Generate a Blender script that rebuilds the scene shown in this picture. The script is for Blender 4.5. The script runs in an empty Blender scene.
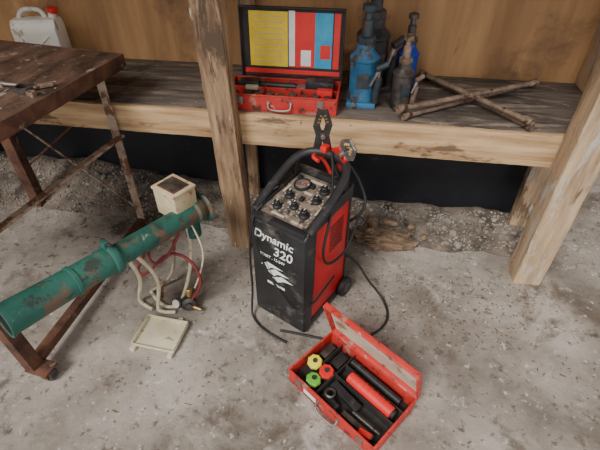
import bpy, bmesh, math, random
from mathutils import Vector, Matrix, noise as mn
random.seed(7)
V=Vector
# ------------------------------------------------------------ materials
def mk(name,c1,c2,scale=6,rough=.6,metal=0,bump=.15,rust=None,stretch=(1,1,1),detail=8,lo=.35,hi=.65,bscale=None,extra=None,spec=.5,soft=.06):
    m=bpy.data.materials.new(name); m.use_nodes=True
    nt=m.node_tree; N=nt.nodes; L=nt.links
    b=N['Principled BSDF']; b.inputs['Metallic'].default_value=metal
    b.inputs['Specular IOR Level'].default_value=spec
    tc=N.new('ShaderNodeTexCoord'); mp=N.new('ShaderNodeMapping'); mp.inputs['Scale'].default_value=stretch
    L.new(tc.outputs['Object'],mp.inputs[0])
    def nz(s,d=detail,r=.6,dist=0):
        n=N.new('ShaderNodeTexNoise'); n.inputs['Scale'].default_value=s; n.inputs['Detail'].default_value=d
        n.inputs['Roughness'].default_value=r; n.inputs['Distortion'].default_value=dist; return n
    def rng(src,a,bb):
        q=N.new('ShaderNodeMapRange'); q.inputs[1].default_value=a; q.inputs[2].default_value=bb; L.new(src,q.inputs[0]); return q.outputs[0]
    def mix(fac,A,B):
        q=N.new('ShaderNodeMix'); q.data_type='RGBA'; L.new(fac,q.inputs[0])
        for i,s in ((6,A),(7,B)):
            if isinstance(s,tuple): q.inputs[i].default_value=(*s,1)
            else: L.new(s,q.inputs[i])
        return q.outputs[2]
    n1=nz(scale); L.new(mp.outputs[0],n1.inputs[0])
    col=mix(rng(n1.outputs[0],lo,hi),c1,c2)
    layers=[]
    if rust: layers.append(rust)
    if extra: layers+=extra
    for k,ly in enumerate(layers):
        rc,thr,rs=ly[:3]
        n2=nz(rs,10,.7); n2.inputs['Distortion'].default_value=.3
        mo=N.new('ShaderNodeMapping'); mo.inputs['Location'].default_value=(3.1*k+1,1.7*k,2.3*k)
        if len(ly)>3: mo.inputs['Scale'].default_value=ly[3]
        L.new(tc.outputs['Object'],mo.inputs[0]); L.new(mo.outputs[0],n2.inputs[0])
        fac=rng(n2.outputs[0],thr,thr+soft); col=mix(fac,col,rc)
    L.new(col,b.inputs['Base Color'])
    rr=N.new('ShaderNodeMapRange'); L.new(n1.outputs[0],rr.inputs[0]); rr.inputs[3].default_value=max(0,rough-.12); rr.inputs[4].default_value=min(1,rough+.12)
    L.new(rr.outputs[0],b.inputs['Roughness'])
    if bump:
        n3=nz(bscale or scale*4); L.new(mp.outputs[0],n3.inputs[0])
        bp=N.new('ShaderNodeBump'); bp.inputs['Strength'].default_value=bump; bp.inputs['Distance'].default_value=.01
        L.new(n3.outputs[0],bp.inputs['Height']); L.new(bp.outputs[0],b.inputs['Normal'])
    return m
M={}
M['conc']=mk('concrete',(.15,.125,.10),(.40,.355,.305),2.0,.88,0,.6,rust=((.54,.50,.45),.57,1.5),lo=.36,hi=.62,bscale=22,soft=.10,
   extra=[((.115,.09,.068),.54,2.6),((.075,.053,.037),.61,7),((.11,.087,.066),.56,24),((.60,.565,.52),.595,34),((.24,.135,.07),.67,3.7),((.06,.046,.035),.62,60)])
M['ply']=mk('plywood',(.25,.12,.045),(.55,.32,.14),1.3,.7,0,.08,stretch=(5,1,.6),lo=.3,hi=.7,bscale=30,soft=.12,
   extra=[((.19,.10,.05),.53,1.4),((.68,.46,.26),.60,2.0),((.085,.048,.027),.62,3.2,(2,1,.7)),((.60,.50,.40),.66,6)])
M['post']=mk('post_wood',(.14,.078,.04),(.42,.28,.16),5,.75,0,.5,stretch=(6,6,.7),lo=.34,hi=.66,bscale=18,
   extra=[((.09,.055,.033),.56,6,(2,2,.5)),((.56,.44,.32),.63,9,(2,2,.5)),((.28,.25,.22),.62,4)])
M['post2']=mk('post_wood_pale',(.28,.185,.11),(.58,.42,.26),5,.75,0,.5,stretch=(6,6,.7),lo=.34,hi=.66,bscale=18,
   extra=[((.14,.09,.055),.57,6,(2,2,.5)),((.47,.44,.40),.54,5,(2,2,.6)),((.18,.14,.10),.64,16)])
M['edge']=mk('board_wood',(.36,.21,.095),(.66,.45,.25),4,.7,0,.3,stretch=(.7,6,8),lo=.34,hi=.66,bscale=14,
   extra=[((.17,.10,.055),.58,5,(.6,2,2)),((.10,.065,.043),.63,12)])
M['shelf']=mk('shelf_wood',(.05,.042,.036),(.19,.155,.125),4,.8,0,.5,stretch=(.8,7,6),lo=.34,hi=.66,bscale=12,soft=.1,
   extra=[((.03,.025,.022),.56,2.5),((.31,.25,.195),.56,6,(.6,2,1)),((.42,.385,.34),.62,26)])
M['bench']=mk('bench_top_worn',(.045,.027,.02),(.17,.10,.07),5,.6,.1,.45,stretch=(2.5,1,2.5),lo=.36,hi=.62,bscale=14,soft=.07,
   extra=[((.028,.019,.016),.54,4,(1.6,.8,2)),((.36,.31,.27),.585,7,(1.2,.9,2)),((.55,.51,.47),.61,34),((.25,.095,.04),.62,9),((.02,.015,.013),.62,22)])
M['rust']=mk('rusty_steel',(.05,.022,.015),(.17,.075,.042),9,.8,.2,.5,bscale=60,extra=[((.27,.18,.13),.60,8),((.40,.33,.27),.67,24)])
M['rail']=mk('worn_rail_steel',(.24,.17,.115),(.46,.37,.28),9,.75,.1,.3,extra=[((.14,.06,.03),.50,11)])
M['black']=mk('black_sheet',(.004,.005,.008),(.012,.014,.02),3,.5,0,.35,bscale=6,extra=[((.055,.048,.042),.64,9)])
M['plastic']=mk('black_plastic',(.008,.008,.009),(.024,.024,.026),5,.5,0,.08,soft=.15,extra=[((.12,.105,.09),.55,9),((.16,.14,.12),.62,40)])
M['rubber']=mk('rubber',(.007,.007,.007),(.016,.016,.016),8,.6,0,.1)
M['red']=mk('red_paint',(.46,.008,.012),(.62,.014,.018),5,.45,0,.05,rust=((.14,.03,.02),.62,14))
M['redbox']=mk('red_box_paint',(.42,.022,.018),(.58,.04,.032),6,.5,0,.1,rust=((.10,.03,.02),.55,18),extra=[((.46,.27,.21),.615,25),((.40,.17,.13),.60,9)])
M['dark']=mk('dark_interior',(.010,.009,.009),(.04,.035,.03),10,.7,0,.15,extra=[((.13,.11,.09),.66,30)])
M['blue']=mk('blue_paint',(.012,.085,.19),(.04,.17,.30),8,.5,.1,.15,rust=((.06,.048,.04),.53,14),extra=[((.26,.20,.15),.62,22)])
M['blue2']=mk('bright_blue_paint',(.005,.03,.28),(.01,.06,.42),8,.4,.1,.1,rust=((.06,.05,.05),.60,16))
M['bluegrey']=mk('dark_blue_grey',(.02,.028,.036),(.06,.078,.09),10,.5,.3,.2,rust=((.09,.055,.04),.55,18),extra=[((.20,.18,.15),.66,20)])
M['dgrey']=mk('dark_grey_paint',(.018,.02,.022),(.06,.062,.062),10,.55,.3,.2,rust=((.10,.065,.045),.55,16),extra=[((.22,.19,.16),.66,20)])
M['steel']=mk('dull_steel',(.18,.16,.145),(.40,.37,.34),14,.42,.7,.15,rust=((.12,.07,.045),.62,20))
M['oily']=mk('oily_steel',(.04,.036,.032),(.15,.13,.115),14,.4,.6,.2,rust=((.08,.045,.03),.6,20))
M['wrench']=mk('rusty_tube',(.13,.085,.06),(.34,.25,.185),14,.65,.35,.3,rust=((.075,.037,.022),.56,16),extra=[((.48,.43,.37),.62,14)])
M['green']=mk('green_paint',(.010,.075,.058),(.024,.135,.10),6,.66,0,.3,rust=((.125,.082,.05),.55,8),extra=[((.025,.038,.03),.56,14),((.23,.25,.20),.63,20),((.16,.08,.04),.64,30)])
M['inside']=mk('bore_black',(.01,.01,.01),(.03,.026,.022),9,.9)  # near-black colour for the inner face of the barrel
M['cream']=mk('cream_paint',(.54,.47,.31),(.68,.63,.47),8,.5,0,.1,rust=((.24,.14,.07),.57,15))
M['cardb']=mk('beige_box_paint',(.46,.36,.21),(.60,.50,.32),8,.6,0,.1,rust=((.24,.14,.07),.57,12))
M['canw']=mk('white_plastic',(.60,.57,.49),(.76,.74,.68),5,.45,0,.05,rust=((.34,.28,.20),.57,9))
M['hose']=mk('red_hose',(.16,.016,.016),(.25,.028,.026),9,.5)
M['brass']=mk('brass',(.34,.22,.08),(.5,.36,.17),14,.4,.8,.1,rust=((.16,.09,.05),.6,20))
M['panel']=mk('dusty_panel',(.06,.048,.038),(.26,.205,.16),22,.6,0,.1,extra=[((.46,.38,.30),.57,36),((.022,.02,.018),.57,28)])
M['white']=mk('white_print',(.72,.72,.70),(.87,.87,.85),12,.6,0,0,extra=[((.20,.18,.16),.62,30)])
M['yellow']=mk('yellow_print',(.80,.52,.015),(.92,.68,.05),10,.6,0,0,extra=[((.80,.74,.45),.62,60)])
M['bluep']=mk('blue_print',(.02,.28,.50),(.06,.40,.62),10,.5,0,0)
M['redp']=mk('red_print',(.68,.02,.02),(.78,.035,.025),10,.5,0,0)
M['limeg']=mk('green_knob',(.10,.42,.04),(.20,.54,.08),8,.45,0,0)
M['yelk']=mk('yellow_knob',(.72,.66,.02),(.84,.78,.06),8,.45,0,0)
M['redk']=mk('red_knob',(.58,.014,.016),(.70,.03,.025),8,.4,0,0,rust=((.08,.03,.025),.62,16))
M['orange']=mk('red_tube',(.66,.02,.02),(.78,.04,.03),8,.4,0,0)
M['dirt']=mk('dirt',(.07,.053,.04),(.22,.175,.135),9,.95,0,.9,bscale=50,soft=.1,extra=[((.38,.345,.30),.60,26),((.04,.03,.023),.55,5)])
M['stone']=mk('stone',(.09,.078,.065),(.38,.34,.29),5,.9,0,.3)
M['rot']=mk('rotten_wood',(.09,.052,.03),(.30,.20,.13),9,.9,0,.9,stretch=(1,5,4),bscale=24,extra=[((.36,.31,.26),.62,9)])
M['liner']=mk('dirty_liner',(.46,.36,.26),(.66,.56,.44),5,.7,0,.1,rust=((.26,.16,.10),.54,10),extra=[((.50,.07,.05),.64,9)])
M['glass']=mk('gauge_face',(.5,.5,.44),(.64,.64,.58),9,.3,0,0)
M['chip']=mk('wood_chip',(.06,.035,.02),(.26,.165,.095),60,.9)
# ------------------------------------------------------------ helpers
col=bpy.context.scene.collection
def grp(name,loc=(0,0,0),rz=0,rot=None):
    e=bpy.data.objects.new(name,None); e.empty_display_size=.05; col.objects.link(e)
    e.location=loc; e.rotation_euler=rot if rot else (0,0,math.radians(rz)); return e
def reg(name,bm,mat,parent=None,loc=(0,0,0),rot=(0,0,0),smooth=False,keep=False):
    me=bpy.data.meshes.new(name)
    if not keep: bmesh.ops.recalc_face_normals(bm,faces=bm.faces[:])
    bm.to_mesh(me); bm.free()
    o=bpy.data.objects.new(name,me); col.objects.link(o)
    if isinstance(mat,(list,tuple)):
        for q in mat: me.materials.append(M[q])
    else: me.materials.append(M[mat])
    o.location=loc; o.rotation_euler=rot
    if parent: o.parent=parent
    if smooth:
        for p in me.polygons: p.use_smooth=True
        try: me.set_sharp_from_angle(angle=math.radians(35))
        except Exception: pass
    return o
def box(name,parent,c,s,mat,bev=.003,rot=(0,0,0),seg=2):
    bm=bmesh.new(); bmesh.ops.create_cube(bm,size=1); bmesh.ops.scale(bm,vec=s,verts=bm.verts)
    if bev: bmesh.ops.bevel(bm,geom=bm.edges[:],offset=min(bev,min(s)*.45),segments=seg,affect='EDGES',profile=.6)
    return reg(name,bm,mat,parent,c,[math.radians(a) for a in rot],True)
def rough_timber(name,parent,c,s,mat,rot=(0,0,0),amp=.003,axis=2):
    bm=bmesh.new(); bmesh.ops.create_cube(bm,size=1); bmesh.ops.scale(bm,vec=s,verts=bm.verts)
    long=[e for e in bm.edges if abs((e.verts[0].co-e.verts[1].co)[axis])>s[axis]*.9]
    bmesh.ops.subdivide_edges(bm,edges=long,cuts=int(s[axis]/.03),use_grid_fill=True)
    bmesh.ops.bevel(bm,geom=[e for e in bm.edges if len(e.link_faces)==2 and e.calc_face_angle(0)>1 and abs((e.verts[0].co-e.verts[1].co).normalized()[axis])>.9],offset=.005,segments=2,affect='EDGES',profile=.6)
    for v in bm.verts:
        n=mn.noise_vector(v.co*9+V((len(name),c[0]*7,0)))+mn.noise_vector(v.co*30)*.5
        n[axis]=0; v.co+=n*amp
    return reg(name,bm,mat,parent,c,[math.radians(a) for a in rot],True)
def bar(name,parent,p1,p2,w,h,mat,bev=.002,roll=0):
    p1=V(p1);p2=V(p2);d=p2-p1
    q=d.to_track_quat('Z','Y')@Matrix.Rotation(math.radians(roll),3,'Z').to_quaternion()
    o=box(name,parent,(p1+p2)/2,(w,h,d.length),mat,bev); o.rotation_euler=q.to_euler(); return o
def angle_iron(name,parent,p1,p2,w,mat,roll=0,t=.005):
    p1=V(p1);p2=V(p2);d=p2-p1; L=d.length
    bm=bmesh.new(); pts=[(0,0),(w,0),(w,t),(t,t),(t,w),(0,w)]
    a=[bm.verts.new((x-w/2,y-w/2,-L/2)) for x,y in pts]; b=[bm.verts.new((x-w/2,y-w/2,L/2)) for x,y in pts]
    n=len(pts)
    for i in range(n): bm.faces.new((a[i],a[(i+1)%n],b[(i+1)%n],b[i]))
    bm.faces.new(a[::-1]); bm.faces.new(b)
    q=d.to_track_quat('Z','Y')@Matrix.Rotation(math.radians(roll),3,'Z').to_quaternion()
    return reg(name,bm,mat,parent,(p1+p2)/2,q.to_euler())
def lathe(name,parent,prof,mat,loc=(0,0,0),rot=(0,0,0),seg=32,axis=None,phase=0):
    bm=bmesh.new(); rings=[]
    for r,z in prof:
        if r<1e-5: rings.append([bm.verts.new((0,0,z))])
        else: rings.append([bm.verts.new((r*math.cos(2*math.pi*(i+phase)/seg),r*math.sin(2*math.pi*(i+phase)/seg),z)) for i in range(seg)])
    for A,B in zip(rings,rings[1:]):
        for i in range(seg):
            j=(i+1)%seg
            if len(A)==1 and len(B)==1: continue
            if len(A)==1: bm.faces.new((A[0],B[i],B[j]))
            elif len(B)==1: bm.faces.new((A[i],A[j],B[0]))
            else: bm.faces.new((A[i],A[j],B[j],B[i]))
    if axis is not None: rot=V(axis).to_track_quat('Z','Y').to_euler()
    else: rot=[math.radians(a) for a in rot]
    return reg(name,bm,mat,parent,loc,rot,True)
def cyl(name,parent,p1,p2,r,mat,seg=20,r2=None):
    p1=V(p1);p2=V(p2);L=(p2-p1).length; r2=r if r2 is None else r2
    e=min(r,r2)*.12
    return lathe(name,parent,[(0,0),(r-e,0),(r,e),(r2,L-e),(r2-e,L),(0,L)],mat,p1,seg=seg,axis=p2-p1)
def tube(name,parent,pts,r,mat,cyc=False,straight=False):
    cu=bpy.data.curves.new(name,'CURVE'); cu.dimensions='3D'; cu.bevel_depth=r; cu.bevel_resolution=3; cu.resolution_u=8; cu.use_fill_caps=True
    if straight:
        s=cu.splines.new('POLY'); s.points.add(len(pts)-1)
    else:
        s=cu.splines.new('NURBS'); s.points.add(len(pts)-1); s.order_u=3; s.use_endpoint_u=True
    for p,q in zip(s.points,pts): p.co=(*q,1)
    s.use_cyclic_u=cyc
    cu.materials.append(M[mat]); o=bpy.data.objects.new(name,cu); col.objects.link(o)
    dg=bpy.context.evaluated_depsgraph_get(); me=bpy.data.meshes.new_from_object(o.evaluated_get(dg))
    bpy.data.objects.remove(o); me.name=name
    o=bpy.data.objects.new(name,me); col.objects.link(o)
    for p in me.polygons: p.use_smooth=True
    if parent: o.parent=parent
    return o
def text(name,parent,s,size,mat,loc,rot,ext=.0006,shear=0):
    cu=bpy.data.curves.new(name,'FONT'); cu.body=s; cu.size=size; cu.extrude=ext; cu.shear=shear; cu.offset=size*.012
    cu.materials.append(M[mat]); o=bpy.data.objects.new(name,cu); col.objects.link(o)
    dg=bpy.context.evaluated_depsgraph_get(); me=bpy.data.meshes.new_from_object(o.evaluated_get(dg)); bpy.data.objects.remove(o)
    o=bpy.data.objects.new(name,me); col.objects.link(o); o.parent=parent; o.location=loc; o.rotation_euler=[math.radians(a) for a in rot]; return o
def prism(name,parent,poly,x0,x1,mat,loc=(0,0,0),rot=(0,0,0),bev=.004):
    bm=bmesh.new(); a=[bm.verts.new((x0,y,z)) for y,z in poly]; b=[bm.verts.new((x1,y,z)) for y,z in poly]; n=len(poly)
    for i in range(n): bm.faces.new((a[i],a[(i+1)%n],b[(i+1)%n],b[i]))
    bm.faces.new(a[::-1]); bm.faces.new(b)
    if bev: bmesh.ops.bevel(bm,geom=bm.edges[:],offset=bev,segments=2,affect='EDGES',profile=.6)
    return reg(name,bm,mat,parent,loc,[math.radians(t) for t in rot],True)
# ------------------------------------------------------------ shell
box('floor',None,(-.2,.6,-.05),(7.2,6.4,.1),'conc',0)
box('wall_back',None,(-1.2,2.355,1.64),(4.72,.05,1.90),'ply',0)
box('wall_back_side',None,(2.4,3.7,1.3),(2.6,.05,2.6),'ply',0)
box('wall_left_added',None,(-3.55,1.0,1.3),(.05,3.6,2.6),'ply',0)  # unseen wall, added to stop light coming in from the left
box('ceiling_added',None,(-.2,2.1,2.64),(7.2,3.4,.08),'ply',0)  # unseen roof, added to block overhead light and darken below the shelf
box('trim_1',None,(1.10,2.26,1.67),(.10,.14,1.86),'post2',.004)
box('trim_2',None,(-2.45,2.30,1.67),(.09,.06,1.86),'post2',.004)
box('trim_3',None,(-.62,2.305,1.67),(.08,.05,1.86),'post',.004)
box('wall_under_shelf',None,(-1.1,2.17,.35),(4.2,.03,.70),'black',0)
def dirt(x,y):
    t=max(0,min(1,(y-1.80)/.3)); lf=max(0,min(1,(-x-.5)/1.2))
    h=t*(.03+.11*lf)
    n=mn.fractal(V((x*5,y*5,0)),1,2,4)*.022
    edge=max(0,min(1,(y-1.73-.07*mn.noise(V((x*3,0,1))))/.10))
    return -.012+edge*(.016+h+n*t+n*.3)
bm=bmesh.new(); nx,ny=200,36; x0,x1,y0,y1=-3.0,1.0,1.64,2.15
vs=[[bm.verts.new((x0+(x1-x0)*i/nx,y0+(y1-y0)*j/ny,dirt(x0+(x1-x0)*i/nx,y0+(y1-y0)*j/ny))) for j in range(ny+1)] for i in range(nx+1)]
for i in range(nx):
    for j in range(ny): bm.faces.new((vs[i][j],vs[i+1][j],vs[i+1][j+1],vs[i][j+1]))
def rock(x,y,z,s,flat=1,mi=1,sub=1,jit=.15):
    mt=Matrix.Translation((x,y,z+s*.2))@Matrix.Rotation(random.uniform(0,6.3),4,V((random.random()*flat,random.random()*flat,random.random()+.01)).normalized())@Matrix.Diagonal((s,s*random.uniform(.6,1),s*random.uniform(.4,.8),1))
    r=bmesh.ops.create_icosphere(bm,subdivisions=sub,radius=1,matrix=mt)
    fs=set()
    for v in r['verts']:
        v.co+=V((random.uniform(-1,1),random.uniform(-1,1),random.uniform(-1,1)))*s*jit
        for f in v.link_faces: fs.add(f)
    for f in fs: f.material_index=mi
for k in range(3200):
    x=random.uniform(-2.6,.95); y=1.78+.34*random.random()**.7
    if x<-.6 and random.random()<.5: y=random.uniform(1.8,2.12)
    rock(x,y,max(0,dirt(x,y)),random.uniform(.003,.010))
for k in range(500):   # grit spilling onto the slab
    x=random.uniform(-2.2,.80); y=1.80-abs(random.gauss(0,.09))
    if abs(x+.6)<.09: continue
    rock(x,y,0 if y<1.74 else max(0,dirt(x,y)),random.uniform(.002,.006))
for k in range(90):
    x=random.uniform(-2.4,.9); y=random.uniform(1.83,2.1); rock(x,y,dirt(x,y),random.uniform(.012,.028))
for p in ((.34,1.93,.035),(-.35,1.95,.04),(.40,1.86,.022),(-.28,1.9,.025),(.12,1.93,.05),(.22,1.96,.055),(.02,1.97,.04),(.31,1.86,.03)): rock(p[0],p[1],.015,p[2],mi=2,sub=2,jit=.07)
for k in range(500):
    x=random.uniform(1.02,2.3); y=random.uniform(1.75,3.2); rock(x,y,0,random.uniform(.004,.014))
reg('ground_dirt',bm,['dirt','stone','rot'],None)
bm=bmesh.new(); cnt=0
while cnt<1100:
    q=random.random()
    if q<.55: x=random.gauss(.38,.38); y=random.gauss(1.48,.17)
    elif q<.65: x=random.gauss(-.4,.3); y=random.gauss(1.5,.12)
    else: x=random.uniform(-1.0,1.5); y=random.uniform(.5,1.60)
    if y>1.60 or x<-.99 or (x<-.56 and .93<y<1.52): continue
    cnt+=1
    L=random.uniform(.003,.013)*(2.4 if random.random()<.07 else 1); w=random.uniform(.0015,.005)
    mt=Matrix.Translation((x,y,.0015))@Matrix.Rotation(random.uniform(0,6.28),4,'Z')@Matrix.Rotation(random.uniform(-.2,.2),4,'Y')@Matrix.Diagonal((L,w,.002,1))
    bmesh.ops.create_cube(bm,size=1,matrix=mt)
reg('wood_chips',bm,'chip')
# ------------------------------------------------------------ posts and shelf
rough_timber('wooden_post',None,(-.613,1.69,1.30),(.114,.085,2.60),'post',rot=(0,-1.7,0),amp=.004)
rough_timber('wooden_post.001',None,(.885,1.665,1.30),(.13,.12,2.60),'post2',amp=.003)
sh=grp('wooden_shelf',(0,0,0))
ys=[1.765,1.955,2.145,2.33]
for i in range(3):
    box('plank_%d'%(i+1),sh,(-.85,(ys[i]+ys[i+1])/2,.725),(4.0,ys[i+1]-ys[i]-.004,.03),'shelf',.003)
rough_timber('front_board_right',sh,(.20,1.75,.662),(1.50,.03,.15),'edge',amp=.0025,axis=0)
rough_timber('front_board_left',sh,(-1.71,1.755,.672),(2.08,.03,.13),'edge',amp=.0025,axis=0)
box('support_1',sh,(.93,2.05,.355),(.10,.05,.71),'post2',.004)
box('support_2',sh,(-.60,2.10,.355),(.06,.04,.71),'post',.004)
box('support_3',sh,(-2.4,1.95,.355),(.08,.05,.71),'post',.004)
# ------------------------------------------------------------ workbench
wb=grp('workbench',(-1.10,1.86,0),-8.0)
ly=-1.35
box('top_board',wb,(-.39,ly/2,.917),(.78,abs(ly),.026),'bench',.004)
box('edge_right',wb,(.001,ly/2,.905),(.006,abs(ly)+.004,.054),'rust',.002); box('edge_back',wb,(-.39,.001,.905),(.78,.006,.054),'rust',.002)
box('apron_right',wb,(-.014,ly/2,.885),(.024,abs(ly)-.02,.035),'rust',.003)
box('apron_back',wb,(-.39,-.014,.885),(.75,.022,.035),'rust',.003)
LR=(-.035,-.13); LL=(-.77,-.13); FX=.055
angle_iron('leg_rear_right',wb,(LR[0],LR[1],.0),(LR[0],LR[1],.89),.045,'rail',roll=180)
angle_iron('leg_front_right',wb,(FX,-1.07,.06),(-.02,-1.07,.89),.05,'rust',roll=180)
box('leg_rear_left',wb,(LL[0],LL[1],.445),(.075,.05,.89),'rust',.003)
box('leg_front_left',wb,(LL[0],-1.07,.445),(.05,.05,.89),'rust',.003)
bar('rail_upper',wb,(-.02,-.13,.585),(-.02,-1.30,.60),.012,.032,'rail',roll=90)
bar('rail_lower',wb,(-.035,-.13,.06),(FX,-1.07,.07),.04,.04,'rust')
bar('rail_rear',wb,(-.035,-.13,.86),(-.77,-.13,.86),.03,.03,'rust')
cyl('brace_1',wb,(-.035,-.12,.10),(-.77,-.12,.62),.006,'rail')
cyl('brace_2',wb,(-.035,-.11,.80),(-.77,-.11,.25),.006,'rust')
cx=FX+.035
box('castor_plate',wb,(cx,-1.07,.062),(.10,.07,.008),'rust',.001)
box('castor_fork_1',wb,(cx+.02,-1.048,.04),(.035,.004,.045),'rust',.001)
box('castor_fork_2',wb,(cx+.02,-1.092,.04),(.035,.004,.045),'rust',.001)
cyl('castor_wheel',wb,(cx+.025,-1.088,.028),(cx+.025,-1.052,.028),.028,'oily')
f1=grp('pipe_clamp',(-1.28,1.42,.93),20)
lathe('ring',f1,[(.028,0),(.036,.002),(.036,.018),(.028,.02),(.024,.018),(.024,.002),(.028,0)],'oily',(0,0,0))
bar('jaw',f1,(.03,0,.01),(.10,.02,.012),.02,.014,'wrench'); cyl('screw',f1,(-.02,.03,.01),(-.10,.06,.012),.007,'steel')
lathe('nut',f1,[(0,0),(.016,0),(.016,.016),(.007,.016),(.007,.003),(0,.003)],'wrench',(-.1,.06,0),seg=6)
lathe('nut_2',f1,[(0,0),(.018,0),(.018,.018),(.008,.018),(.008,.003),(0,.003)],'wrench',(.04,-.06,0),seg=6)
# ------------------------------------------------------------ jerry can
jc=grp('jerry_can',(-1.72,2.17,.74),12)
prism('body',jc,[(-.07,0),(.07,0),(.07,.20),(.045,.245),(-.045,.245),(-.07,.20)],-.115,.115,'canw',bev=.02)
tube('handle',jc,[(-.08,0,.235),(-.07,0,.28),(.015,0,.285),(.05,0,.27),(.055,0,.235)],.012,'canw')
cyl('neck',jc,(.085,0,.23),(.098,0,.27),.020,'canw'); cyl('cap',jc,(.098,0,.265),(.105,0,.29),.025,'redk')
bar('rib_1',jc,(-.07,-.069,.06),(.07,-.069,.17),.012,.008,'canw'); bar('rib_2',jc,(.07,-.069,.06),(-.07,-.069,.17),.012,.008,'canw')
# ------------------------------------------------------------ gas cannon (bird scarer)
gc=grp('bird_scarer_cannon',(-.80,1.20,0))
def G(x,y,z): return (x+.80,y-1.20,z)
R0=V(G(-.67,1.42,.43)); M0=V(G(-1.045,.69,.50)); ax=(M0-R0); Lb=ax.length; ax.normalize()
prof=[(0,-.02),(.044,-.02),(.056,0),(.056,.03),(.047,.04),(.045,.42),(.061,.42),(.063,.425),(.063,.44),(.061,.445),(.053,.45),(.055,.48),(.052,.49),(.054,.66),(.057,Lb-.02),(.063,Lb-.004),(.062,Lb),(.054,Lb),(.052,Lb-.02),(.047,.50),(0,.50)]
lathe('barrel',gc,prof,['green'],R0,axis=ax,seg=40)
lathe('bore',gc,[(.0535,Lb-.004),(.0515,Lb-.02),(.0465,.6),(0,.6)],'inside',R0,axis=ax,seg=40)
lathe('collar',gc,[(.051,.58),(.0575,.582),(.0575,.595),(.051,.597)],'green',R0,axis=ax,seg=40)
bp_=R0+ax*.432
box('flange_lug',gc,bp_+V((-.01,0,.068)),(.03,.02,.03),'green',.004,rot=(0,0,-28))
cyl('flange_bolt',gc,bp_+V((-.03,.02,.075)),bp_+V((.02,-.01,.075)),.006,'oily')
cyl('end_disc',gc,R0-ax*.03,R0-ax*.015,.070,'green',28)
cyl('chamber',gc,R0+ax*.05+V((0,0,-.03)),R0+ax*.05+V((0,0,-.12)),.035,'green')
cb=V(G(-.745,1.385,.50))
box('control_box',gc,cb,(.135,.115,.13),'cardb',.008,rot=(0,0,-28))
box('control_lid',gc,cb+V((0,0,.066)),(.142,.122,.012),'cardb',.004,rot=(0,0,-28))
box('control_hatch',gc,cb+V((0,0,.0745)),(.095,.075,.005),'oily',.002,rot=(0,0,-28))
box('hatch_frame',gc,cb+V((0,0,.0725)),(.105,.085,.006),'rust',.002,rot=(0,0,-28))
fr=R0+ax*.38
tube('leg_1',gc,[fr+V((0,0,-.04)),fr+V((.02,.03,-.16)),G(-.96,1.22,.02),G(-.93,1.19,.010),G(-.87,1.17,.010)],.009,'cream')
tube('leg_2',gc,[fr+V((.03,.02,-.04)),G(-.80,1.20,.22),G(-.84,1.17,.04),G(-.83,1.155,.010),G(-.76,1.17,.010)],.009,'cream')
tube('leg_3',gc,[R0+ax*.08+V((0,0,-.05)),G(-.70,1.36,.25),G(-.74,1.25,.03),G(-.77,1.19,.010),G(-.85,1.20,.010),G(-.92,1.27,.010)],.009,'cream')
tube('leg_4',gc,[R0+ax*.12+V((-.03,0,-.04)),G(-.80,1.36,.20),G(-.84,1.34,.03),G(-.92,1.28,.010)],.008,'rail')
box('stand_plate',gc,G(-.82,1.20,.13),(.03,.012,.13),'rail',.002,rot=(0,12,-20))
tube('gas_hose',gc,[fr+V((.02,.06,-.04)),G(-.90,1.30,.25),G(-.93,1.22,.20),G(-.86,1.18,.22),G(-.78,1.27,.30),G(-.68,1.27,.27),G(-.63,1.24,.17),G(-.66,1.22,.10),G(-.69,1.21,.06)],.007,'hose')
tube('gas_hose_2',gc,[R0+ax*.2+V((0,0,-.03)),G(-.85,1.32,.33),G(-.87,1.24,.28),G(-.80,1.20,.27),G(-.74,1.27,.33),R0+ax*.1+V((0,0,-.03))],.006,'hose')
tube('thin_tube',gc,[cb+V((.04,-.03,-.05)),G(-.64,1.32,.35),G(-.63,1.30,.22),G(-.68,1.25,.1)],.004,'cream')
rg=V(G(-.70,1.20,.045))
lathe('regulator_body',gc,[(0,-.02),(.03,-.02),(.036,-.012),(.036,.0),(.030,.012),(.014,.018),(.012,.03),(0,.03)],'oily',rg,rot=(70,0,25))
cyl('regulator_nut',gc,rg+V((.0,.02,.02)),rg+V((.0,.03,.065)),.014,'brass',6)
cyl('gauge',gc,rg+V((-.045,.0,.0)),rg+V((-.052,-.02,.012)),.024,'oily'); cyl('gauge_face',gc,rg+V((-.052,-.02,.012)),rg+V((-.053,-.0225,.0135)),.020,'glass')
cyl('inlet',gc,rg+V((-.03,0,0)),rg+V((.06,-.01,-.02)),.009,'brass')
# ------------------------------------------------------------ metal tray
tr=grp('metal_tray',(-.775,1.04,.0),-4)
box('base',tr,(0,0,.012),(.19,.15,.004),'cream',.001)
for i,(c,s) in enumerate([((0,.075,.022),(.19,.004,.024)),((0,-.075,.018),(.19,.004,.016)),((-.095,0,.022),(.004,.15,.024)),((.095,0,.022),(.004,.15,.024))]):
    box('lip_%d'%(i+1),tr,c,s,'cream',.001)
for i,(x,y) in enumerate([(-.085,-.085),(.085,-.085),(.05,.085)]):
    box('tab_%d'%(i+1),tr,(x,y,.010),(.02,.03,.018),'cream',.003)
box('foot_1',tr,(-.06,0,.005),(.02,.12,.0105),'rail',.001); box('foot_2',tr,(.06,0,.005),(.02,.12,.0105),'rail',.001)
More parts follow.
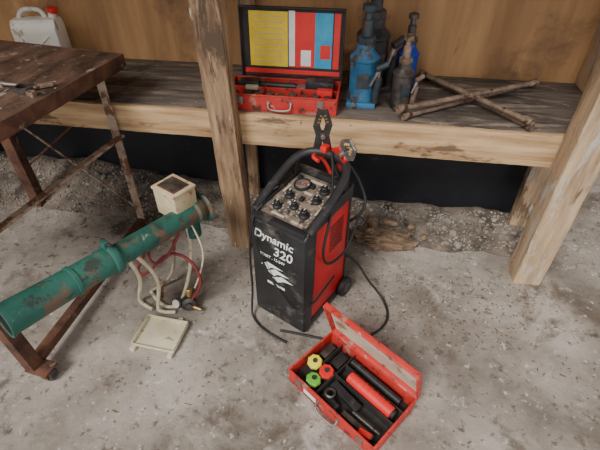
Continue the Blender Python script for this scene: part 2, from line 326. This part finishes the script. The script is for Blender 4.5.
# ------------------------------------------------------------ battery charger
bc=grp('battery_charger',(-.195,1.345,0),-27)
W=.125; D=.165
prism('red_housing',bc,[(-.10,.03),(D,.03),(D,.575),(-.10,.545)],-W+.004,W-.004,'red',bev=.006)
prism('front_moulding',bc,[(-D-.012,.035),(-D+.0,.015),(-.115,.015),(-.10,.30),(-.085,.56),(-D+.01,.57),(-D-.004,.555)],-W-.006,W+.006,'plastic',bev=.01)
box('base_skirt',bc,(0,.01,.03),(2*W+.006,2*D-.02,.04),'plastic',.008)
box('rear_frame',bc,(0,D-.002,.30),(2*W+.004,.014,.55),'plastic',.005)
prism('bezel_left',bc,[(-D+.0,.545),(D,.565),(D+.005,.625),(.06,.615),(-D+.02,.585)],-W-.008,-W+.018,'plastic',bev=.007)
prism('bezel_right',bc,[(-D+.0,.545),(D,.565),(D+.005,.625),(.06,.615),(-D+.02,.585)],W-.018,W+.008,'plastic',bev=.007)
box('bezel_front',bc,(0,-D+.012,.568),(2*W,.03,.03),'plastic',.008)
box('bezel_back',bc,(0,D-.008,.60),(2*W,.03,.05),'plastic',.008)
pn=grp('control_panel',(0,-.005,.583),0); pn.parent=bc; pn.rotation_euler=(math.radians(5),0,0)
box('panel_plate',pn,(0,0,0),(.222,.29,.012),'panel',.003)
lathe('gauge_ring',pn,[(.030,0),(.036,.0),(.036,.012),(.031,.014),(.030,.010)],'plastic',(-.05,.075,.006)); lathe('gauge_dial',pn,[(0,.008),(.031,.008)],'panel',(-.05,.075,.006))
box('gauge_needle',pn,(-.045,.083,.0155),(.002,.03,.001),'redk',0,rot=(0,0,-35))
for i,(x,y,r) in enumerate([(.05,.085,.022),(.055,.02,.019),(-.055,-.005,.019),(.0,-.05,.017),(.06,-.07,.021),(-.06,-.08,.018)]):
    lathe('knob_%d'%(i+1),pn,[(0,.0),(r,.0),(r*.95,.008),(r*.72,.011),(r*.62,.028),(r*.5,.030),(0,.030)],'plastic',(x,y,.006),seg=18)
    box('knob_mark_%d'%(i+1),pn,(x,y+r*.3,.0365),(.003,r*.5,.001),'white',0)
    for a in range(7):
        t=math.radians(-30+a*40); box('tick_%d_%d'%(i+1,a),pn,(x+math.cos(t)*(r+.007),y+math.sin(t)*(r+.007),.0066),(.004,.0025,.001),'white',0)
for i,(x,y,w,h) in enumerate([(-.005,.12,.07,.012),(.0,.045,.035,.012),(.092,-.02,.008,.05),(-.095,.03,.008,.05),(-.03,-.115,.06,.010),(.05,-.118,.03,.010),(-.03,-.035,.022,.012)]):
    box('sticker_%d'%(i+1),pn,(x,y,.0068),(w,h,.001),'liner',0)
for i,(x,y) in enumerate([(-.005,.085),(.0,.0),(-.085,.11)]):
    box('switch_%d'%(i+1),pn,(x,y,.012),(.016,.022,.014),'plastic',.003,rot=(10,0,0))
tube('handle',bc,[(-W,-D+.02,.575),(-W-.004,-.08,.60),(-W-.004,.03,.645),(-W+.004,.12,.682),(-W+.045,.175,.700),(0,.19,.704),(W-.045,.175,.700),(W-.004,.12,.682),(W+.004,.03,.645),(W+.004,-.08,.60),(W,-D+.02,.575)],.017,'plastic')
bar('handle_post_1',bc,(-W+.008,.11,.58),(-W+.008,.12,.67),.02,.03,'plastic',.005); bar('handle_post_2',bc,(W-.008,.11,.58),(W-.008,.12,.67),.02,.03,'plastic',.005)
def fz(z): return -(D+.012)+ (z-.035)/(.52)*.008 -.0012
for nm,s,sz,x,z in (('label_name','Dynamic',.054,-.114,.475),('label_number','320',.062,-.02,.415),('label_start','START . 12-24V',.019,-.09,.385)):
    text(nm,bc,s,sz,'white',(x,fz(z),z),(89,0,0),shear=.15)
bm=bmesh.new()
for pts in ([(-.085,.335),(-.05,.36),(.03,.35),(-.03,.338),(-.05,.318)],[(-.055,.310),(-.01,.338),(.06,.325),(.0,.315),(-.02,.295)],[(-.03,.285),(.02,.312),(.08,.30),(.03,.290),(.0,.27)]):
    bm.faces.new([bm.verts.new((x,fz(z)-.0006,z)) for x,z in pts])
reg('emblem',bm,'white',bc)
box('label_strip',bc,(-.01,fz(.25)-.0,.245),(.09,.001,.012),'white',0)
for i in range(9):
    box('vent_%d'%(i+1),bc,(W-.003,.07,.36+i*.016),(.004,.10,.006),'dark',.001,rot=(0,20,0))
    box('vent_left_%d'%(i+1),bc,(-W+.003,.07,.36+i*.016),(.004,.10,.006),'dark',.001,rot=(0,-20,0))
for i,sx in enumerate((-1,1)):
    x=sx*(W+.018)
    cyl('wheel_%d'%(i+1),bc,(x-.014,D-.02,.05),(x+.014,D-.02,.05),.05,'rubber',32)
    cyl('wheel_hub_%d'%(i+1),bc,(x-.016,D-.02,.05),(x+.016,D-.02,.05),.028,'oily',24)
cyl('axle',bc,(-W-.03,D-.02,.05),(W+.03,D-.02,.05),.008,'steel')
box('foot_1',bc,(-.09,-D+.03,.008),(.04,.04,.016),'rubber',.003); box('foot_2',bc,(.09,-D+.03,.008),(.04,.04,.016),'rubber',.003)
tube('cable_front',bc,[(-.10,-D+.04,.60),(-.115,-D-.01,.575),(-.10,-D-.025,.48),(-.055,-D-.028,.36),(.00,-D-.03,.27),(.06,-D-.028,.20),(.10,-D-.02,.17),(W+.012,-D+.04,.165),(W+.015,-.04,.19),(W+.012,.05,.20)],.0045,'rubber')
tube('cable_left',bc,[(-W+.02,-.02,.62),(-W-.015,-.08,.60),(-W-.018,-D+.01,.50),(-W-.012,-D-.02,.35),(-W-.012,-D-.02,.15),(-W-.02,-D-.03,.04),(-.12,-D-.06,.008),(-.02,-D-.09,.007),(.09,-D-.08,.007)],.005,'rubber')
tube('cable_side',bc,[(.02,.17,.72),(.06,.12,.68),(W+.02,-.02,.58),(W+.022,-.08,.45),(W+.020,-.04,.34),(W+.02,.06,.30),(W+.03,.14,.33),(W+.03,.19,.45)],.0055,'rubber')
tube('mains_cable',bc,[(W-.01,D+.01,.22),(W+.03,D+.05,.18),(W+.10,D+.04,.10),(W+.18,.22,.02),(W+.26,.15,.008),(W+.27,.05,.007),(W+.20,-.08,.007),(W+.10,-.13,.007),(W+.0,-.17,.007),(.03,-.21,.007)],.0055,'rubber')
tube('cable_rear',bc,[(.05,.20,.70),(.09,.23,.64),(.14,.24,.55),(.17,.22,.50),(.15,.19,.44),(.10,D+.01,.40)],.007,'rubber')
def clamp(nm,loc,rot,gm,am,sc=1.35):
    g=grp(nm,loc); g.parent=bc; g.rotation_euler=[math.radians(a) for a in rot]; g.scale=(sc,)*3
    for s,q in ((1,'1'),(-1,'2')):
        bar('grip_'+q,g,(s*.022,0,-.085),(s*.008,0,.0),.013,.022,gm,.005)
        bar('arm_'+q,g,(s*.008,0,-.005),(s*.018,0,.035),.007,.020,am,.002)
        bar('jaw_'+q,g,(s*.018,0,.032),(s*.005,0,.080),.007,.018,am,.002)
        for k in range(3): box('tooth_%s_%d'%(q,k),g,(s*(.012-.003*k),0,.045+.010*k),(.006,.014,.004),'brass',.001)
    cyl('pivot',g,(0,-.014,0),(0,.014,0),.007,'steel'); return g
clamp('clamp_1',(-.04,.19,.775),(8,-2,40),'dgrey','dgrey',1.4)
clamp('clamp_2',(.085,.15,.755),(20,44,-15),'redk','steel',1.6)
box('clamp_sleeve',bc,(-.02,.18,.725),(.03,.035,.03),'redk',.008)
tube('clamp_lead_1',bc,[(-.04,.20,.70),(-.03,.22,.68),(.0,.24,.60),(.04,.24,.5)],.008,'rubber')
tube('clamp_lead_2',bc,[(-.01,.12,.70),(-.05,.13,.70),(-.06,.18,.69),(-.03,.23,.62),(.02,.23,.5)],.008,'redk')
# ------------------------------------------------------------ tool case (generic)
def case(name,loc,rz,L,Wd,h,lid,lidang,inner,side='redbox'):
    g=grp(name,loc,rz); t=.003
    box('base',g,(0,0,.004),(L,Wd,.006),'redbox',.002)
    box('tray_floor',g,(0,0,.010),(L-.008,Wd-.008,.005),'dark',0)
    for n,c,s in (('front',(0,-Wd/2,h/2),(L,t,h)),('back',(0,Wd/2,h/2),(L,t,h)),('left',(-L/2,0,h/2),(t,Wd,h)),('right',(L/2,0,h/2),(t,Wd,h))):
        box('side_'+n,g,c,s,'redbox',.001)
    for n,c,s in (('front',(0,-Wd/2,h),(L+.008,.008,.007)),('back',(0,Wd/2,h),(L+.008,.008,.007)),('left',(-L/2,0,h),(.008,Wd,.007)),('right',(L/2,0,h),(.008,Wd,.007))):
        box('rim_'+n,g,c,s,'redbox',.002)
    ld=grp('lid',(0,Wd/2+.003,h+.003)); ld.parent=g; ld.rotation_euler=(math.radians(lidang),0,0)
    dp=.024
    box('lid_panel',ld,(0,-lid/2,dp),(L+.006,lid,.003),'redbox',.001)
    for n,c,s in (('f',(0,-lid,dp/2),(L+.010,.006,dp)),('b',(0,0,dp/2),(L+.006,.004,dp)),('l',(-L/2-.002,-lid/2,dp/2),(.006,lid,dp)),('r',(L/2+.002,-lid/2,dp/2),(.006,lid,dp))):
        box('lid_edge_'+n,ld,c,s,inner[1],.002)
    box('lid_liner',ld,(0,-lid/2,dp-.003),(L-.006,lid-.008,.002),inner[0],0)
    for i,x in enumerate((-L*.35,L*.35)): cyl('hinge_%d'%(i+1),g,(x-.02,Wd/2+.005,h),(x+.02,Wd/2+.005,h),.005,'steel')
    for i,x in enumerate((-L*.36,L*.36)): box('latch_%d'%(i+1),g,(x,-Wd/2-.004,h*.65),(.03,.006,.035),'steel',.002)
    tube('handle',g,[(-.05,-Wd/2-.003,h*.6),(-.052,-Wd/2-.012,h*.45),(-.045,-Wd/2-.022,h*.28),(0,-Wd/2-.025,h*.24),(.045,-Wd/2-.022,h*.28),(.052,-Wd/2-.012,h*.45),(.05,-Wd/2-.003,h*.6)],.0045,'steel')
    for i,x in enumerate((-.05,.05)): box('handle_bracket_%d'%(i+1),g,(x,-Wd/2-.004,h*.62),(.016,.007,.014),'steel',.002)
    return g,ld
g,ld=case('tool_case',(.058,.893,0),-37,.42,.25,.075,.225,-73,('liner','redbox'))
for n,c,s in (('div_1',(-.075,0,.035),(.003,.24,.05)),('div_2',(-.145,.06,.035),(.003,.12,.05)),('div_3',(.065,.0,.035),(.28,.003,.05)),('div_4',(.065,.06,.035),(.28,.003,.05)),('div_5',(-.142,.002,.035),(.13,.003,.05))):
    box(n,g,c,s,'dark',.001)
def disc(nm,x,y,z,mat,tx=0,r=.031):
    lathe(nm,g,[(0,0),(r,0),(r,.012),(r*.85,.018),(r*.4,.018),(r*.35,.022),(0,.022)],mat,(x,y,z),rot=(tx,8,15),seg=8)
    lathe(nm+'_hub',g,[(0,.0),(r*.33,0),(r*.33,.024),(0,.0245)],'oily',(x,y,z+.001),rot=(tx,8,15),seg=8)
disc('socket_yellow',-.170,-.020,.052,'yelk',8); disc('socket_green',-.122,-.078,.044,'limeg',-5); disc('socket_red',-.108,-.018,.050,'redk',5)
cyl('red_tube',g,(-.03,.032,.055),(.175,.030,.055),.024,'orange',24); cyl('red_tube_cap',g,(.173,.030,.055),(.188,.030,.055),.018,'dark')
for i in range(7): lathe('tube_ring_%d'%i,g,[(.0235,0),(.0255,.001),(.0255,.003),(.0235,.004)],'orange',(-.01+i*.025,.032,.055),axis=(1,0,0))
bar('black_tool_1',g,(-.06,-.03,.04),(.08,-.045,.045),.035,.025,'plastic',.006)
bar('black_tool_2',g,(-.055,-.085,.035),(.02,-.10,.04),.03,.03,'plastic',.006)
bar('black_tool_3',g,(.04,-.09,.035),(.18,-.085,.035),.022,.02,'oily',.005)
cyl('black_tool_4',g,(-.07,.095,.045),(.17,.092,.045),.014,'plastic',16)
cyl('steel_bit_1',g,(.07,-.065,.05),(.19,-.06,.05),.007,'oily'); cyl('steel_bit_2',g,(.09,-.11,.03),(.19,-.108,.03),.008,'oily')
box('red_part',g,(.15,-.095,.045),(.05,.022,.014),'redk',.003,rot=(0,0,12)); lathe('ring_part',g,[(.016,0),(.022,.003),(.022,.009),(.016,.012),(.012,.006),(.016,0)],'oily',(-.035,-.075,.055),seg=20)
bar('black_tool_5',g,(-.11,.03,.03),(-.11,.10,.03),.04,.02,'plastic',.005); bar('black_tool_6',g,(-.175,.03,.03),(-.175,.10,.03),.03,.02,'oily',.005)
box('label_plate',g,(-.09,-.127,.03),(.07,.001,.025),'white',0)
# shelf case
g,ld=case('socket_set_case',(-.362,1.872,.74),0,.50,.20,.075,.30,-94,('dark','dark'))
ld.scale=(.93,1,1); ld.location.x=.018
dp=.024
def sheet(nm,x,y,w,hh,mat,k=0): box(nm,ld,(x,-y,dp-.0048-.0004*k),(w,hh,.0008),mat,0)
sheet('card_yellow',-.115,.165,.19,.235,'yellow'); sheet('card_red',.055,.165,.14,.235,'redp'); sheet('card_blue',.155,.165,.085,.235,'bluep',1); sheet('card_red_2',.218,.165,.03,.235,'redp',1)
sheet('card_white',.0,.17,.03,.235,'white',1); sheet('card_white_2',.07,.09,.05,.07,'white',1); sheet('card_pink',.165,.12,.05,.06,'redp',2)
for i in range(9): sheet('print_line_%d'%i,-.115,.07+i*.024,.14,.004,'liner',1)
sheet('lid_strip',0,.025,.48,.02,'redp')
for n,c,s in (('div_1',(-.09,0,.04),(.003,.19,.05)),('div_2',(.08,0,.04),(.003,.19,.05)),('div_3',(0,.02,.04),(.49,.003,.05))):
    box(n,g,c,s,'redbox',.001)
for i in range(9):
    x=-.21+i*.052; cyl('socket_%d'%(i+1),g,(x,-.055+.015*(i%2),.012),(x,-.055+.015*(i%2),.066),.020,'oily',12)
cyl('ratchet_handle',g,(-.2,.06,.06),(.05,.055,.06),.015,'plastic'); lathe('ratchet_head',g,[(0,0),(.028,0),(.03,.01),(.028,.02),(0,.022)],'steel',(.075,.055,.045))
box('black_block',g,(.16,.055,.06),(.13,.06,.07),'plastic',.006); box('cream_part',g,(-.15,.01,.065),(.06,.025,.02),'cream',.006); box('red_part',g,(.19,-.02,.065),(.07,.04,.04),'redk',.005); box('black_case',g,(-.17,.05,.06),(.10,.05,.05),'plastic',.006)
# ------------------------------------------------------------ bottle jacks
def jack(name,loc,s,body,neck,rz=0):
    g=grp(name,loc,rz)
    prism('base',g,[(-.07*s,0),(.07*s,0),(.065*s,.022*s),(-.065*s,.022*s)],-.06*s,.06*s,body,bev=.004)
    lathe('cylinder',g,[(0,.02*s),(.058*s,.02*s),(.060*s,.03*s),(.056*s,.04*s),(.056*s,.18*s),(.060*s,.185*s),(.060*s,.195*s),(.050*s,.205*s),(.036*s,.22*s),(.034*s,.25*s),(0,.25*s)],body,(0,0,0),seg=36)
    lathe('top_nut',g,[(0,.245*s),(.036*s,.245*s),(.038*s,.25*s),(.038*s,.27*s),(.03*s,.275*s),(0,.275*s)],neck,seg=8)
    lathe('ram',g,[(0,.27*s),(.021*s,.27*s),(.021*s,.33*s),(.014*s,.335*s),(.014*s,.36*s),(.026*s,.365*s),(.026*s,.385*s),(.018*s,.39*s),(0,.39*s)],neck,seg=24)
    cyl('pump',g,(.055*s,-.045*s,.02*s),(.062*s,-.05*s,.13*s),.016*s,neck); cyl('pump_rod',g,(.062*s,-.05*s,.13*s),(.064*s,-.052*s,.17*s),.007*s,'steel')
    bar('pump_link',g,(.064*s,-.052*s,.165*s),(.03*s,-.07*s,.10*s),.012*s,.008*s,'steel'); cyl('lever_socket',g,(.05*s,-.06*s,.165*s),(.095*s,-.05*s,.185*s),.013*s,neck)
    cyl('release_valve',g,(-.03*s,-.06*s,.02*s),(-.03*s,-.085*s,.02*s),.009*s,'steel'); box('label',g,(0,-.0565*s,.11*s),(.05*s,.003,.06*s),'bluegrey',.001)
    return g
jack('bottle_jack',(-.01,1.94,.741),1.08,'blue','bluegrey')
jack('bottle_jack.001',(.02,2.12,.741),1.30,'dgrey','dgrey',25)
jack('bottle_jack.002',(.19,2.14,.741),.88,'blue2','oily',-60)
jack('bottle_jack.003',(.165,1.925,.741),.80,'oily','wrench',20)
# ------------------------------------------------------------ four-way lug wrenches
def lug(name,loc,rz,L1,L2,ang,off1=0,off2=0):
    g=grp(name,loc,rz)
    for k,(a,L,of) in enumerate(((0,L1,off1),(ang,L2,off2))):
        d=V((math.cos(math.radians(a)),math.sin(math.radians(a)),0)); c=V((0,0,.02))+d*of
        cyl('bar_%d'%(k+1),g,c-d*L/2,c+d*L/2,.0115,'wrench',16)
        for s in (-1,1):
            e=c+d*L/2*s
            lathe('socket_%d_%d'%(k+1,s),g,[(.0115,-.045),(.017,-.03),(.0185,.0),(.017,.004),(.011,.004),(.010,-.02),(0,-.02)],'wrench',e,axis=d*s,seg=12)
    lathe('hub',g,[(0,-.013),(.014,-.012),(.0195,0),(.014,.012),(0,.013)],'wrench',(0,0,.02),seg=20)
    return g
lug('lug_wrench',(.50,2.01,.74),36,.80,.64,-88)
lug('lug_wrench.001',(.475,1.955,.779),31,.76,.62,-80)
# ------------------------------------------------------------ rotten wood
def lump(name,loc,s,mat,seed,rz=0,sub=5):
    bm=bmesh.new(); bmesh.ops.create_icosphere(bm,subdivisions=sub,radius=1)
    for v in bm.verts:
        n=mn.fractal(v.co*2.2+V((seed,0,0)),1,2,6); q=round(v.co.z*3)/3*.4+v.co.z*.6
        v.co=V((v.co.x*(1+.35*n)*s[0],v.co.y*(1+.45*n)*s[1],q*(1+.5*n)*s[2]))
    return reg(name,bm,mat,None,loc,(0,0,math.radians(rz)))
lump('rotten_wood_chunk',(.17,1.80,.025),(.17,.065,.04),'rot',3,-6)
# ------------------------------------------------------------ camera
cam=bpy.data.cameras.new('camera'); cam.sensor_width=36; cam.lens=36*433/600; cam.clip_start=.05
co=bpy.data.objects.new('camera',cam); col.objects.link(co); co.location=(0,0,1.6); co.rotation_euler=(math.radians(50),0,math.radians(8.7)); bpy.context.scene.camera=co
# ------------------------------------------------------------ light
w=bpy.data.worlds.new('world'); bpy.context.scene.world=w; w.use_nodes=True
bg=w.node_tree.nodes['Background']; bg.inputs[0].default_value=(.98,.98,1.0,1); bg.inputs[1].default_value=1.15
s=bpy.data.lights.new('sun','SUN'); s.energy=3.6; s.angle=math.radians(20); s.color=(1,.97,.92)
so=bpy.data.objects.new('sun',s); col.objects.link(so); so.rotation_euler=(math.radians(38),math.radians(-24),0)
